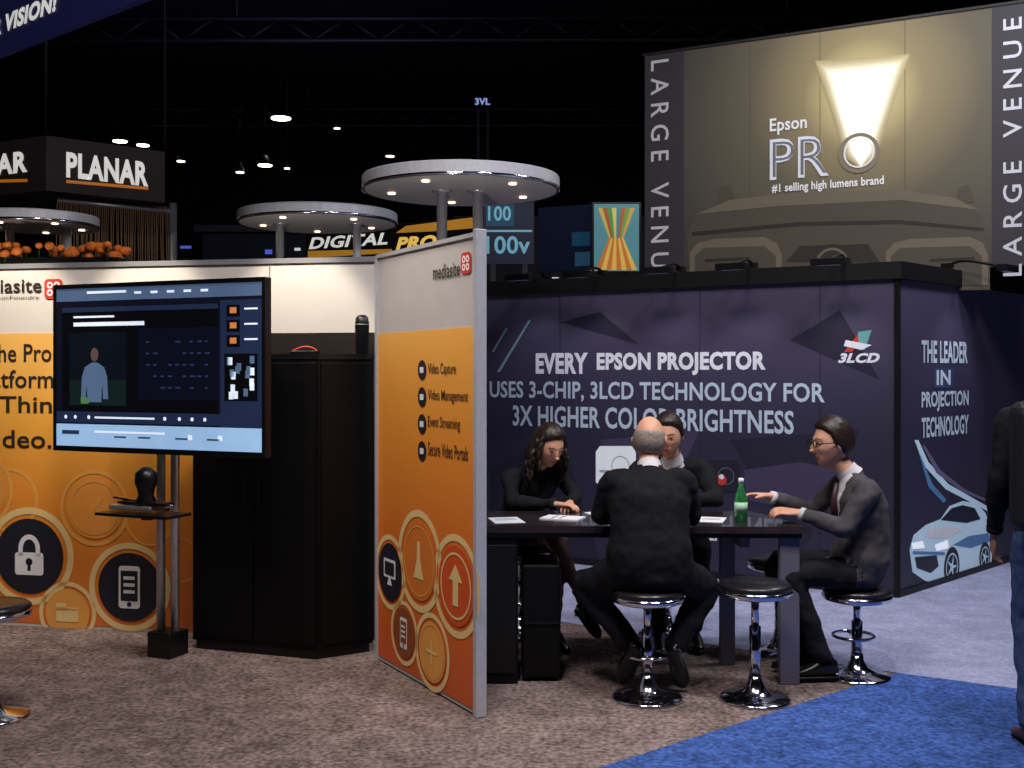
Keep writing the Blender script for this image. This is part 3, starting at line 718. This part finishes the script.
# ---------------------------------------------------------------- people
def frame(fwd,up):
    f=Vector(fwd).normalized(); r=f.cross(Vector(up)).normalized(); u=r.cross(f); return r,f,u
def sm(t): t=max(0,min(1,t)); return t*t*(3-2*t)
def make_head(b,c,fwd,up,sk,hair,style,scale=1.0,glasses=False):
    r,f,u=frame(fwd,up); n=56;m=40
    def shape(x,y,z):
        w=.074; dp=.094; hh=.116
        k=1.0
        if z<-.1: k=1-.36*((-z-.1)/.9)**1.4
        X_=x*w*k
        Y_=y*dp
        if y>0: Y_=y*(dp-.006) ; Y_*=(1-.10*max(0,-z)**2)
        else: Y_*=(1-.42*max(0,-z-.15)**1.1)
        if z<-.3: Y_+=.014*sm((-z-.3)/.5)
        Z_=z*hh
        if y>.2:
            g=lambda a,bb,s1,s2: math.exp(-((x-a)/s1)**2-((z-bb)/s2)**2)
            Y_+=.024*math.exp(-(x/.10)**2)*sm((.25-z)/.35)*(z>-.5)*sm((z+.36)/.08)
            Y_-=.008*(g(.4,.06,.17,.1)+g(-.4,.06,.17,.1))
            Y_+=.005*(g(.38,.25,.3,.09)+g(-.38,.25,.3,.09))
            Y_+=.006*g(0,-.52,.28,.09)+.009*g(0,-.88,.3,.15)
            Y_+=.003*(g(.5,-.2,.2,.2)+g(-.5,-.2,.2,.2))
        return Vector((X_,Y_,Z_))*scale
    def W(p): return c+r*p.x+f*p.y+u*p.z
    def sphere(fn):
        v=[];dirs=[]
        for k in range(m+1):
            ph=math.pi*k/m
            for i in range(n):
                t=2*math.pi*i/n; d=Vector((math.sin(ph)*math.cos(t),math.sin(ph)*math.sin(t),math.cos(ph))); dirs.append(d); v.append(W(fn(d)))
        fc=[[k*n+i,k*n+(i+1)%n,(k+1)*n+(i+1)%n,(k+1)*n+i] for k in range(m) for i in range(n)]
        return v,fc,dirs
    v,fc,dirs=sphere(lambda d:shape(d.x,d.y,d.z))
    ms=[]
    for q in fc:
        d=sum((dirs[i] for i in q),Vector())/4
        ms.append(lips if (d.y>.5 and abs(d.x)<.25 and abs(d.z+.52)<.05) else sk)
    b.add(v,fc,ms,True)
    def thr(y):
        pts=[(-1,-.62),(-.3,-.4),(.02,-.15),(.22,.0),(.4,.38),(.7,.6),(1,.66)]
        for (a,va),(bb,vb) in zip(pts,pts[1:]):
            if y<=bb: return va+(vb-va)*(y-a)/(bb-a)
        return .66
    def hf(d):
        s=sm((d.z-thr(d.y))/.14+.3)
        th=.012
        if style=='bald': s*=sm((.5-d.z)/.2); th=.004
        if style=='long': th=.020
        if style=='short': th=.012+.008*max(0,d.z)
        nz=noise.noise(Vector((d.x*9,d.y*9,d.z*9)))*.004
        p=shape(d.x,d.y,d.z); off=-.006+s*(th+.006+nz)
        return p+d*off*scale
    v,fc,_=sphere(hf); b.add(v,fc,hair,True)
    bro=hair_dk if style!='bald' else hair_gr
    for sgn in (-1,1):
        e=W(Vector((sgn*.031,.0775,.008))*scale); b.ell(e,(r,f,u),(.0125,.008,.0058),eyew,12,8)
        b.ell(e+f*.005,(r,f,u),(.0055,.0045,.0056),eyed,10,8)
        b.tube([W(Vector((sgn*.044,.078,.0145))*scale),W(Vector((sgn*.031,.0865,.0165))*scale),W(Vector((sgn*.018,.084,.0135))*scale)],.0022,sk,6,sub=2)
        b.tube([W(Vector((sgn*.014,.0925,.026))*scale),W(Vector((sgn*.034,.089,.031))*scale),W(Vector((sgn*.05,.076,.026))*scale)],[.0016,.0026,.0014],bro,6,sub=2)
        ec=W(Vector((sgn*.076,-.004,-.004))*scale); ev=(f*.93+r*sgn*.35).normalized()
        b.ell(ec,(r*sgn,ev,u),(.007,.018,.031),sk,12,10); b.torus(ec+r*sgn*.006+u*.004,.016,.0035,sk,axis=r*sgn,n=16,m=6)
        if glasses:
            gcn=W(Vector((sgn*.032,.1,.008))*scale); b.torus(gcn,.019,.0028,blk,axis=f,n=20,m=6)
            b.tube([gcn+r*sgn*.018,W(Vector((sgn*.079,.07,.01))*scale),W(Vector((sgn*.083,-.005,.012))*scale)],.0028,blk,6)
    if glasses: b.tube([W(Vector((-.014,.103,.01))*scale),W(Vector((.014,.103,.01))*scale)],.0025,blk,6)
    b.ell(W(Vector((0,.104,-.026))*scale),(r,f,u),(.0125,.012,.0105),sk,12,8)
    return W
def make_hand(b,wr,dirv,back,thumb,sk,curl=.5,s=1.0):
    y=Vector(dirv).normalized(); z=(Vector(back)-y*Vector(back).dot(y)).normalized(); x=y.cross(z)*thumb
    T=lambda a,b_,c_: wr+(x*a+y*b_+z*c_)*s
    pcs=[]
    secs=[]
    for yy,wx,wz in ((-.03,.024,.02),(0,.026,.019),(.03,.034,.016),(.06,.040,.014),(.085,.040,.012),(.096,.034,.009)):
        secs.append((T(0,yy,0),x*wx*s,z*wz*s))
    v,f=loft_geo(secs,16); pcs.append((v,f,0))
    for fx,ln,spread in ((.030,.072,.12),(.010,.080,.03),(-.010,.074,-.05),(-.028,.057,-.15)):
        pts=[T(fx*.9,.07,0)]; p=Vector((fx,.09,0)); a=0
        pts.append(T(*p))
        for k,fr in enumerate((.45,.3,.25)):
            a+=curl*(.6 if k==0 else .8); dv=Vector((math.sin(spread)*math.cos(a),math.cos(a),-math.sin(a))); p=p+dv*ln*fr; pts.append(T(*p))
        v,f=tube_geo(pts,[.009*s,.009*s,.0085*s,.0078*s,.006*s],10); pcs.append((v,f,0))
    pts=[T(.018,.02,-.002),T(.036,.045,-.008),T(.048,.072,-.014-.01*curl),T(.05,.095,-.02-.02*curl)]
    v,f=tube_geo(pts,[.014*s,.0125*s,.0105*s,.008*s],10); pcs.append((v,f,0))
    v,nr,f,l,ce,fn=remesh(pcs,.0042,2); b.add(v,f,sk,True)
def make_shoe(b,ank,toe,mat,s=1.0,up=Z,heel=False):
    y=Vector(toe).normalized(); upv=Vector(up); z=(upv-y*upv.dot(y)).normalized(); x=y.cross(z)
    T=lambda a,b_,c_: ank+(x*a+y*b_+z*c_)*s
    secs=[]
    for yy,w,zt,zb_ in ((-.075,.016,-.035,-.07),(-.068,.03,.0,-.082),(-.03,.036,.03,-.085),(.02,.037,.012,-.085),(.07,.043,-.018,-.085),(.12,.045,-.038,-.085),(.16,.036,-.05,-.083),(.185,.018,-.06,-.078)):
        secs.append((T(0,yy,(zt+zb_)/2),x*w*s,z*(zt-zb_)/2*s))
    v,f=loft_geo(secs,20); b.add(v,f,mat,True)
    secs=[(T(0,yy,-.084),x*w*s,z*.009*s) for yy,w in ((-.078,.018),(-.06,.034),(0,.034),(.08,.043),(.13,.045),(.17,.034),(.19,.014))]
    v,f=loft_geo(secs,16); b.add(v,f,blk,True)
    if heel: b.tube([T(0,-.055,-.08),T(0,-.06,-.13)],[.018,.008],mat,8)
def person(name,loc,yaw,J,sk=skin,top=black_cl,bot=trou,hair=hair_dk,style='short',shoem=shoe,fem=False,vneck=False,collar=True,skinlegs=False,glasses=False,hands=None,bulk=1.0,jacket=False,head_scale=1.05,extra=None,waist=1.0):
    R=Matrix.Rotation(yaw,3,'Z'); loc=Vector(loc)
    T=lambda p: loc+R@Vector(p)
    D=lambda p: R@Vector(p)
    j={k:T(v) for k,v in J.items() if not k.startswith('d_')}
    dd={k:D(v) for k,v in J.items() if k.startswith('d_')}
    b=MB(name); pc=[]
    pel,ch,nk=j['pelvis'],j['chest'],j['neck']
    hs=(j['hipR']-j['hipL']).normalized(); ss=(j['shR']-j['shL']).normalized()
    def spine(t):
        if t<0: return pel+(ch-pel).normalized()*t*.5
        if t>1: return nk+(nk-ch).normalized()*(t-1)*.4
        ctrl=ch*2-(pel+nk)*.5; return pel*(1-t)**2+ctrl*2*t*(1-t)+nk*t*t
    prof=[(-.22,.10,.075),(-.14,.155,.11),(0,.178,.13),(.15,.17*waist,.125*waist),(.32,.15*waist,.115*waist),(.5,.162*(1+waist)/2,.122),(.66,.178,.125),(.8,.178,.11),(.9,.14,.085),(.97,.085,.065),(1.05,.058,.056)]
    if fem: prof=[(-.22,.10,.08),(-.14,.165,.12),(0,.18,.13),(.15,.165,.115),(.32,.135,.1),(.5,.148,.112),(.64,.158,.125),(.78,.16,.10),(.9,.12,.075),(.97,.07,.055),(1.05,.05,.05)]
    secs=[]
    for i,(t,w,d) in enumerate(prof):
        c=spine(t); tan=(spine(t+.05)-spine(t-.05)).normalized(); s_=hs.lerp(ss,max(0,min(1,t))).normalized(); s_=(s_-tan*s_.dot(tan)).normalized(); fr=tan.cross(s_)
        k=bulk*(1.06 if jacket and t<.9 else 1); secs.append((c,s_*w*k,fr*d*k))
    full=[]
    for i in range(len(secs)-1):
        for q in range(3):
            t=q/3; full.append(tuple(secs[i][m_].lerp(secs[i+1][m_],t) for m_ in range(3)))
    full.append(secs[-1])
    cut=4 if not jacket else 0
    v,f=loft_geo(full[:cut+2],28) if cut else ([],[])
    if cut: pc.append((v,f,'bot'))
    v,f=loft_geo(full[cut:],28); pc.append((v,f,'top'))
    ar=(.052 if fem else .062)*bulk
    for s_ in 'LR':
        sh,el,wr=j['sh'+s_],j['el'+s_],j['wr'+s_]
        inn=sh.lerp(spine(.86),.55)
        pts=[inn,sh,sh.lerp(el,.4),sh.lerp(el,.8),el,el.lerp(wr,.3),el.lerp(wr,.75),wr]
        rad=[ar*.95,ar*1.02,ar*.92,ar*.8,ar*.78,ar*.78,ar*.62,ar*.56]
        v,f=tube_geo(pts,rad,16,3); pc.append((v,f,'top'))
        hp,kn,an=j['hip'+s_],j['kn'+s_],j['an'+s_]
        lr=(.088 if not fem else .085)*bulk
        if skinlegs:
            mid=hp.lerp(kn,.92)
            v,f=tube_geo([hp.lerp(pel,.3),hp.lerp(kn,.15),hp.lerp(kn,.5),mid],[lr,lr*1.02,lr*.9,lr*.72],18,3); pc.append((v,f,'bot'))
            v,f=tube_geo([hp.lerp(kn,.85),kn,kn.lerp(an,.3),kn.lerp(an,.7),an],[.058,.054,.052,.036,.03],16,3); pc.append((v,f,'leg'))
        else:
            v,f=tube_geo([hp.lerp(pel,.3),hp.lerp(kn,.15),hp.lerp(kn,.5),hp.lerp(kn,.85),kn,kn.lerp(an,.3),kn.lerp(an,.7),an],[lr,lr*1.03,lr*.93,lr*.78,lr*.75,lr*.74,lr*.62,lr*.58],18,3); pc.append((v,f,'bot'))
    hd=j['head']; hfw=dd['d_face']; hup=dd.get('d_up',Z)
    r_,f_,u_=frame(hfw,hup)
    hb=hd-u_*.075-f_*.012
    v,f=tube_geo([nk-(nk-ch).normalized()*.05,nk,hb,hd-u_*.02-f_*.01],[.052,.05 if not fem else .044,.05 if not fem else .043,.045],16,2); pc.append((v,f,'skin'))
    verts,nr,faces,labs,cen,fn=remesh(pc,.011,5)
    for i in range(len(verts)):
        p=verts[i]; a=noise.noise(Vector((p.x*9,p.y*9,p.z*13)))*.010+noise.noise(p*26)*.005
        if (p-hd).length>.2: verts[i]=p+nr[i]*a
    fm=[]
    axis=(nk-pel).normalized(); front=(axis.cross(ss)).normalized()
    if front.dot(D((0,1,0)))<0: front=-front
    sd=front.cross(axis)
    LM={'top':top,'bot':bot,'skin':sk,'leg':stock}
    tl=(nk-pel).length
    for l,c,n_ in zip(labs,cen,fn):
        m_=LM[l]
        if l=='top' and vneck:
            q=c-pel; h=q.dot(axis)/tl; w=abs(q.dot(sd)); fr=n_.dot(front)
            if h>.42 and fr>.25 and w<(h-.42)*.11+.004: m_=shirt
        fm.append(m_)
    b.add(verts,faces,fm,True)
    if collar:
        ax=(hb-nk).normalized()
        cm=shirt if (vneck or collar=='white') else top
        v,f=tube_geo([nk-ax*.015,nk+ax*.012,nk+ax*.04],[.068,.06,.058],20); b.add(v,f[:-2],cm,True)
    if vneck:
        pts=[spine(.93)+front*.088,spine(.75)+front*.135,spine(.55)+front*.142]
        b.tube(pts,[.012,.017,.02],M('tie_dark',(60,30,40),.5),8)
    for k,s_ in enumerate('LR'):
        el,wr=j['el'+s_],j['wr'+s_]; d0=(wr-el).normalized()
        hdv=dd.get('d_hand'+s_,d0); bk=dd.get('d_back'+s_,Z)
        b.tube([wr-d0*.012,wr+d0*.012],[.036*bulk,.034*bulk],shirt if vneck else top,14)
        cu=(hands or {}).get(s_,.5)
        th=1 if s_=='L' else -1
        make_hand(b,wr+d0*.025,hdv,bk,th,sk,cu,.95 if not fem else .85)
        make_shoe(b,j['an'+s_],dd['d_toe'+s_],shoem,.98 if not fem else .86,dd.get('d_tup'+s_,Z),heel=fem)
    Wf=make_head(b,hd,hfw,hup,sk,hair,style,head_scale,glasses)
    if extra: extra(b,j,T,D,Wf)
    return b.build()
def seated(seat,lean=.1,head=None,face=(0,1,0)):
    s=seat
    return dict(pelvis=(0,0,s+.10),chest=(0,-.01+lean*.4,s+.34),neck=(0,lean,s+.60),hipL=(-.09,0,s+.085),hipR=(.09,0,s+.085),
     shL=(-.185,lean*.9,s+.54),shR=(.185,lean*.9,s+.54),
     knL=(-.13,.42,s+.06),knR=(.13,.42,s+.06),anL=(-.1,.36,.1),anR=(.1,.36,.1),
     elL=(-.23,.14,s+.29),elR=(.23,.14,s+.29),wrL=(-.14,.36,s+.31),wrR=(.14,.36,s+.31),
     head=head or (0,lean+.05,s+.76),d_face=face,d_toeL=(0,1,0),d_toeR=(0,1,0))
# --- man from behind
J=seated(.54,.13,head=(0.02,.19,1.245),face=(.3,1,-.12))
J.update(knL=(-.30,.28,.50),knR=(.32,.25,.50),anL=(-.08,.10,.24),anR=(.13,.12,.22),d_toeL=(-.15,.35,-.5),d_toeR=(.2,.35,-.6),d_tupL=(0,1,.6),d_tupR=(0,1,.6),
 neck=(0.01,.12,1.105),elL=(-.225,.17,.87),elR=(.225,.17,.87),wrL=(-.10,.42,.865),wrR=(.12,.44,.865),hipL=(-.10,0,.63),hipR=(.10,0,.63),shL=(-.175,.09,1.045),shR=(.175,.09,1.045))
person('seated_man',(.67,5.33,0),0,J,hair=hair_gr,style='bald',bulk=1.08,collar='white',jacket=True,waist=1.1,hands={'L':.5,'R':.5})
# --- man facing camera
J=seated(.54,.2,head=(.03,.27,1.225),face=(.35,1,-.25))
J.update(neck=(0,.2,1.085),shL=(-.18,.17,1.02),shR=(.18,.17,1.02),elL=(-.24,.32,.86),elR=(.24,.32,.87),wrL=(-.06,.42,.875),wrR=(.1,.45,.875))
J.update(knL=(-.13,.40,.60),knR=(.13,.40,.60),anL=(-.12,.25,.1),anR=(.1,.3,.1))
person('seated_man',(.93,6.60,0),math.pi,J,style='short',vneck=True,jacket=True,hands={'L':.6,'R':.6})
# --- right man in profile, facing -X
J=seated(.47,.0,head=(0.01,.125,1.215),face=(-.16,1,-.06))
J.update(chest=(0,-.03,.80),neck=(0,.035,1.055),shL=(-.18,.0,.985),shR=(.18,.02,.99),
 knL=(-.10,.38,.56),knR=(.10,.40,.57),anL=(-.09,.20,.11),anR=(.09,.24,.11),
 elL=(-.22,.13,.80),wrL=(-.10,.31,.86),d_handL=(.1,1,.1),elR=(.24,.17,.83),wrR=(.17,.40,.915),d_handR=(-.1,1,.12),d_backL=(-.4,0,1),d_backR=(.2,0,1))
person('seated_man',(1.80,5.74,0),math.pi/2,J,top=suit,style='short',vneck=True,jacket=True,glasses=True,hands={'L':.6,'R':.3},head_scale=1.12,waist=1.08)
# --- woman
def womanhair(b,j,T,D,W):
    c=j['head']; fx=(W(Vector((0,1,0)))-W(Vector((0,0,0)))).normalized()
    k=0;made=0
    while made<95 and k<900:
        k+=1
        a=random.uniform(-2.0,2.0); zz=random.uniform(-.25,.9)
        q_=math.sqrt(max(0,1-zz*zz))
        d=Vector((math.sin(a)*q_,-math.cos(a)*q_,zz))
        if d.y>.12: continue
        made+=1
        p=W(Vector((d.x*.086,d.y*.106,d.z*.125)))
        side=W(Vector((d.x*.1,min(d.y*.1,-.01),0)))-c; side.z=0
        out=side.normalized() if side.length>.005 else Vector((1,0,0))
        L_=random.uniform(.17,.25); pts=[p]
        for q in range(1,7):
            t=q/6; w=Vector((math.sin(q*1.9+k),math.cos(q*2.1+k*2),0))*.012
            pts.append(p+out*(.035*math.sin(t*2.2))-Z*(L_*t)-fx*.02*t+w)
        b.tube(pts,[.010,.013,.015,.015,.013,.010,.003],hair_dk,7,sub=2)
J=seated(.54,.26,head=(-.02,.33,1.165),face=(-.05,.9,-.42))
J.update(d_up=(0,.3,.9),chest=(0,.10,.84),neck=(0,.24,1.035),shL=(-.165,.2,.975),shR=(.165,.2,.975),elL=(-.22,.30,.86),elR=(.2,.30,.85),wrL=(-.08,.47,.85),wrR=(.05,.50,.85),
 knL=(-.03,.44,.62),knR=(.04,.46,.68),anL=(-.02,.40,.13),anR=(-.16,.52,.25),d_toeL=(-.1,1,-.35),d_toeR=(-.2,1,-.7),d_tupR=(0,.5,1))
person('seated_woman',(.04,6.62,0),math.radians(180+28),J,fem=True,style='long',skinlegs=True,collar=False,bot=black_cl,hands={'L':.5,'R':.6},extra=womanhair,head_scale=1.04)
# --- standing man with backpack
def pack(b,j,T,D,W):
    bx,by=D((1,0,0)),D((0,1,0)); pm=M('backpack_nylon',(24,24,30),.6,bump=.3,bs=100)
    b.obox(T((-.05,-.2,1.2)),(bx,by,Z),(.18,.085,.27),pm,.05); b.obox(T((-.05,-.29,1.1)),(bx,by,Z),(.13,.035,.13),pm,.03)
    for s_ in (-1,1): b.tube([T((s_*.09,-.16,1.40)),T((s_*.105,-.03,1.475)),T((s_*.11,.11,1.38)),T((s_*.13,.13,1.2)),T((s_*.15,-.08,1.02))],.016,pm,8,sub=4)
    b.tube([T((-.15,-.295,1.27)),T((.05,-.295,1.27))],.006,steel,6)
    b.tube([T((-.17,-.28,1.38)),T((-.18,-.29,1.1)),T((-.14,-.29,.98))],.006,M('strap_grey',(90,90,100),.6),6,sub=3)
J=dict(pelvis=(0,0,.95),chest=(0,.02,1.18),neck=(0,.02,1.46),hipL=(-.09,0,.91),hipR=(.09,0,.91),shL=(-.185,.0,1.39),shR=(.185,.0,1.39),
 knL=(-.11,.03,.5),knR=(.1,.18,.52),anL=(-.12,-.08,.085),anR=(.1,.2,.085),elL=(-.235,-.02,1.12),elR=(.235,-.05,1.12),wrL=(-.235,.08,.9),wrR=(.235,.02,.88),
 head=(0,.05,1.62),d_face=(.1,1,0),d_toeL=(-.1,1,0),d_toeR=(.05,1,0),d_backL=(-1,0,0),d_backR=(1,0,0),d_handL=(0,.3,-1),d_handR=(0,.3,-1))
person('standing_man',(2.34,4.72,0),math.radians(-12),J,sk=skin2,bot=jean,shoem=shoeb,collar=True,extra=pack,hands={'L':.6,'R':.6})
# ---------------------------------------------------------------- lights
area('added_ceiling_fill',(-.8,2.6,6.8),(-.5,4.6,0),240,1.4,(1,.92,.88))
area('added_ceiling_fill',(2.6,2.8,6.8),(2.4,5.0,0),230,1.4,(.94,.93,1))
area('added_ceiling_fill',(4.2,6.6,5.5),(3.0,6.6,0),110,1.0,(.9,.9,1))
area('added_ceiling_fill',(-4,18,5.0),(-4,22,9),45,3.0,(.5,.55,1))  # added upward fill that tints the dark ceiling blue, not a hall lamp
for px in (20,150,300):
    t=WA.p(WA.uv(px,300)[0],1.5,0); spot('booth_wall_spot',t+WA.n*.6+Z*1.35,t,62,(1,.88,.72),58,.5)
t=WA.p(WA.uv(90,480)[0],.8,0); spot('booth_wall_wash',t+WA.n*1.2+Z*2.6,t,60,(1,.9,.76),50,.9)
t=SP.p(.6,1.3,0); spot('side_panel_spot',t+SP.n*1.3+Z*2.3,t,140,(1,.88,.74),55,.8)
t=BN.p(*BN.uv(850,120)); spot('banner_spot',t+BN.n*1.6+Z*1.9,t,85,(1,.93,.78),75,.9)
spot('table_spot',(1.2,4.0,5.0),(.9,5.9,.6),170,(1,.93,.9),50,.8)
spot('sign_spot',(-5,9.5,7),(-5,12.4,3.9),80,(1,.9,.8),40,.8)
w=bpy.data.worlds.new('World'); sc.world=w; w.use_nodes=True; w.node_tree.nodes['Background'].inputs[0].default_value=(.35,.38,.6,1); w.node_tree.nodes['Background'].inputs[1].default_value=.03
# ---------------------------------------------------------------- camera
cam=bpy.data.cameras.new('Camera'); co=bpy.data.objects.new('Camera',cam); sc.collection.objects.link(co)
co.location=(0,0,H); co.rotation_euler=(math.radians(90),0,0); cam.sensor_width=36; cam.lens=36*F/1024; cam.shift_y=-14/1024
sc.camera=co
sc.view_settings.view_transform='Standard'
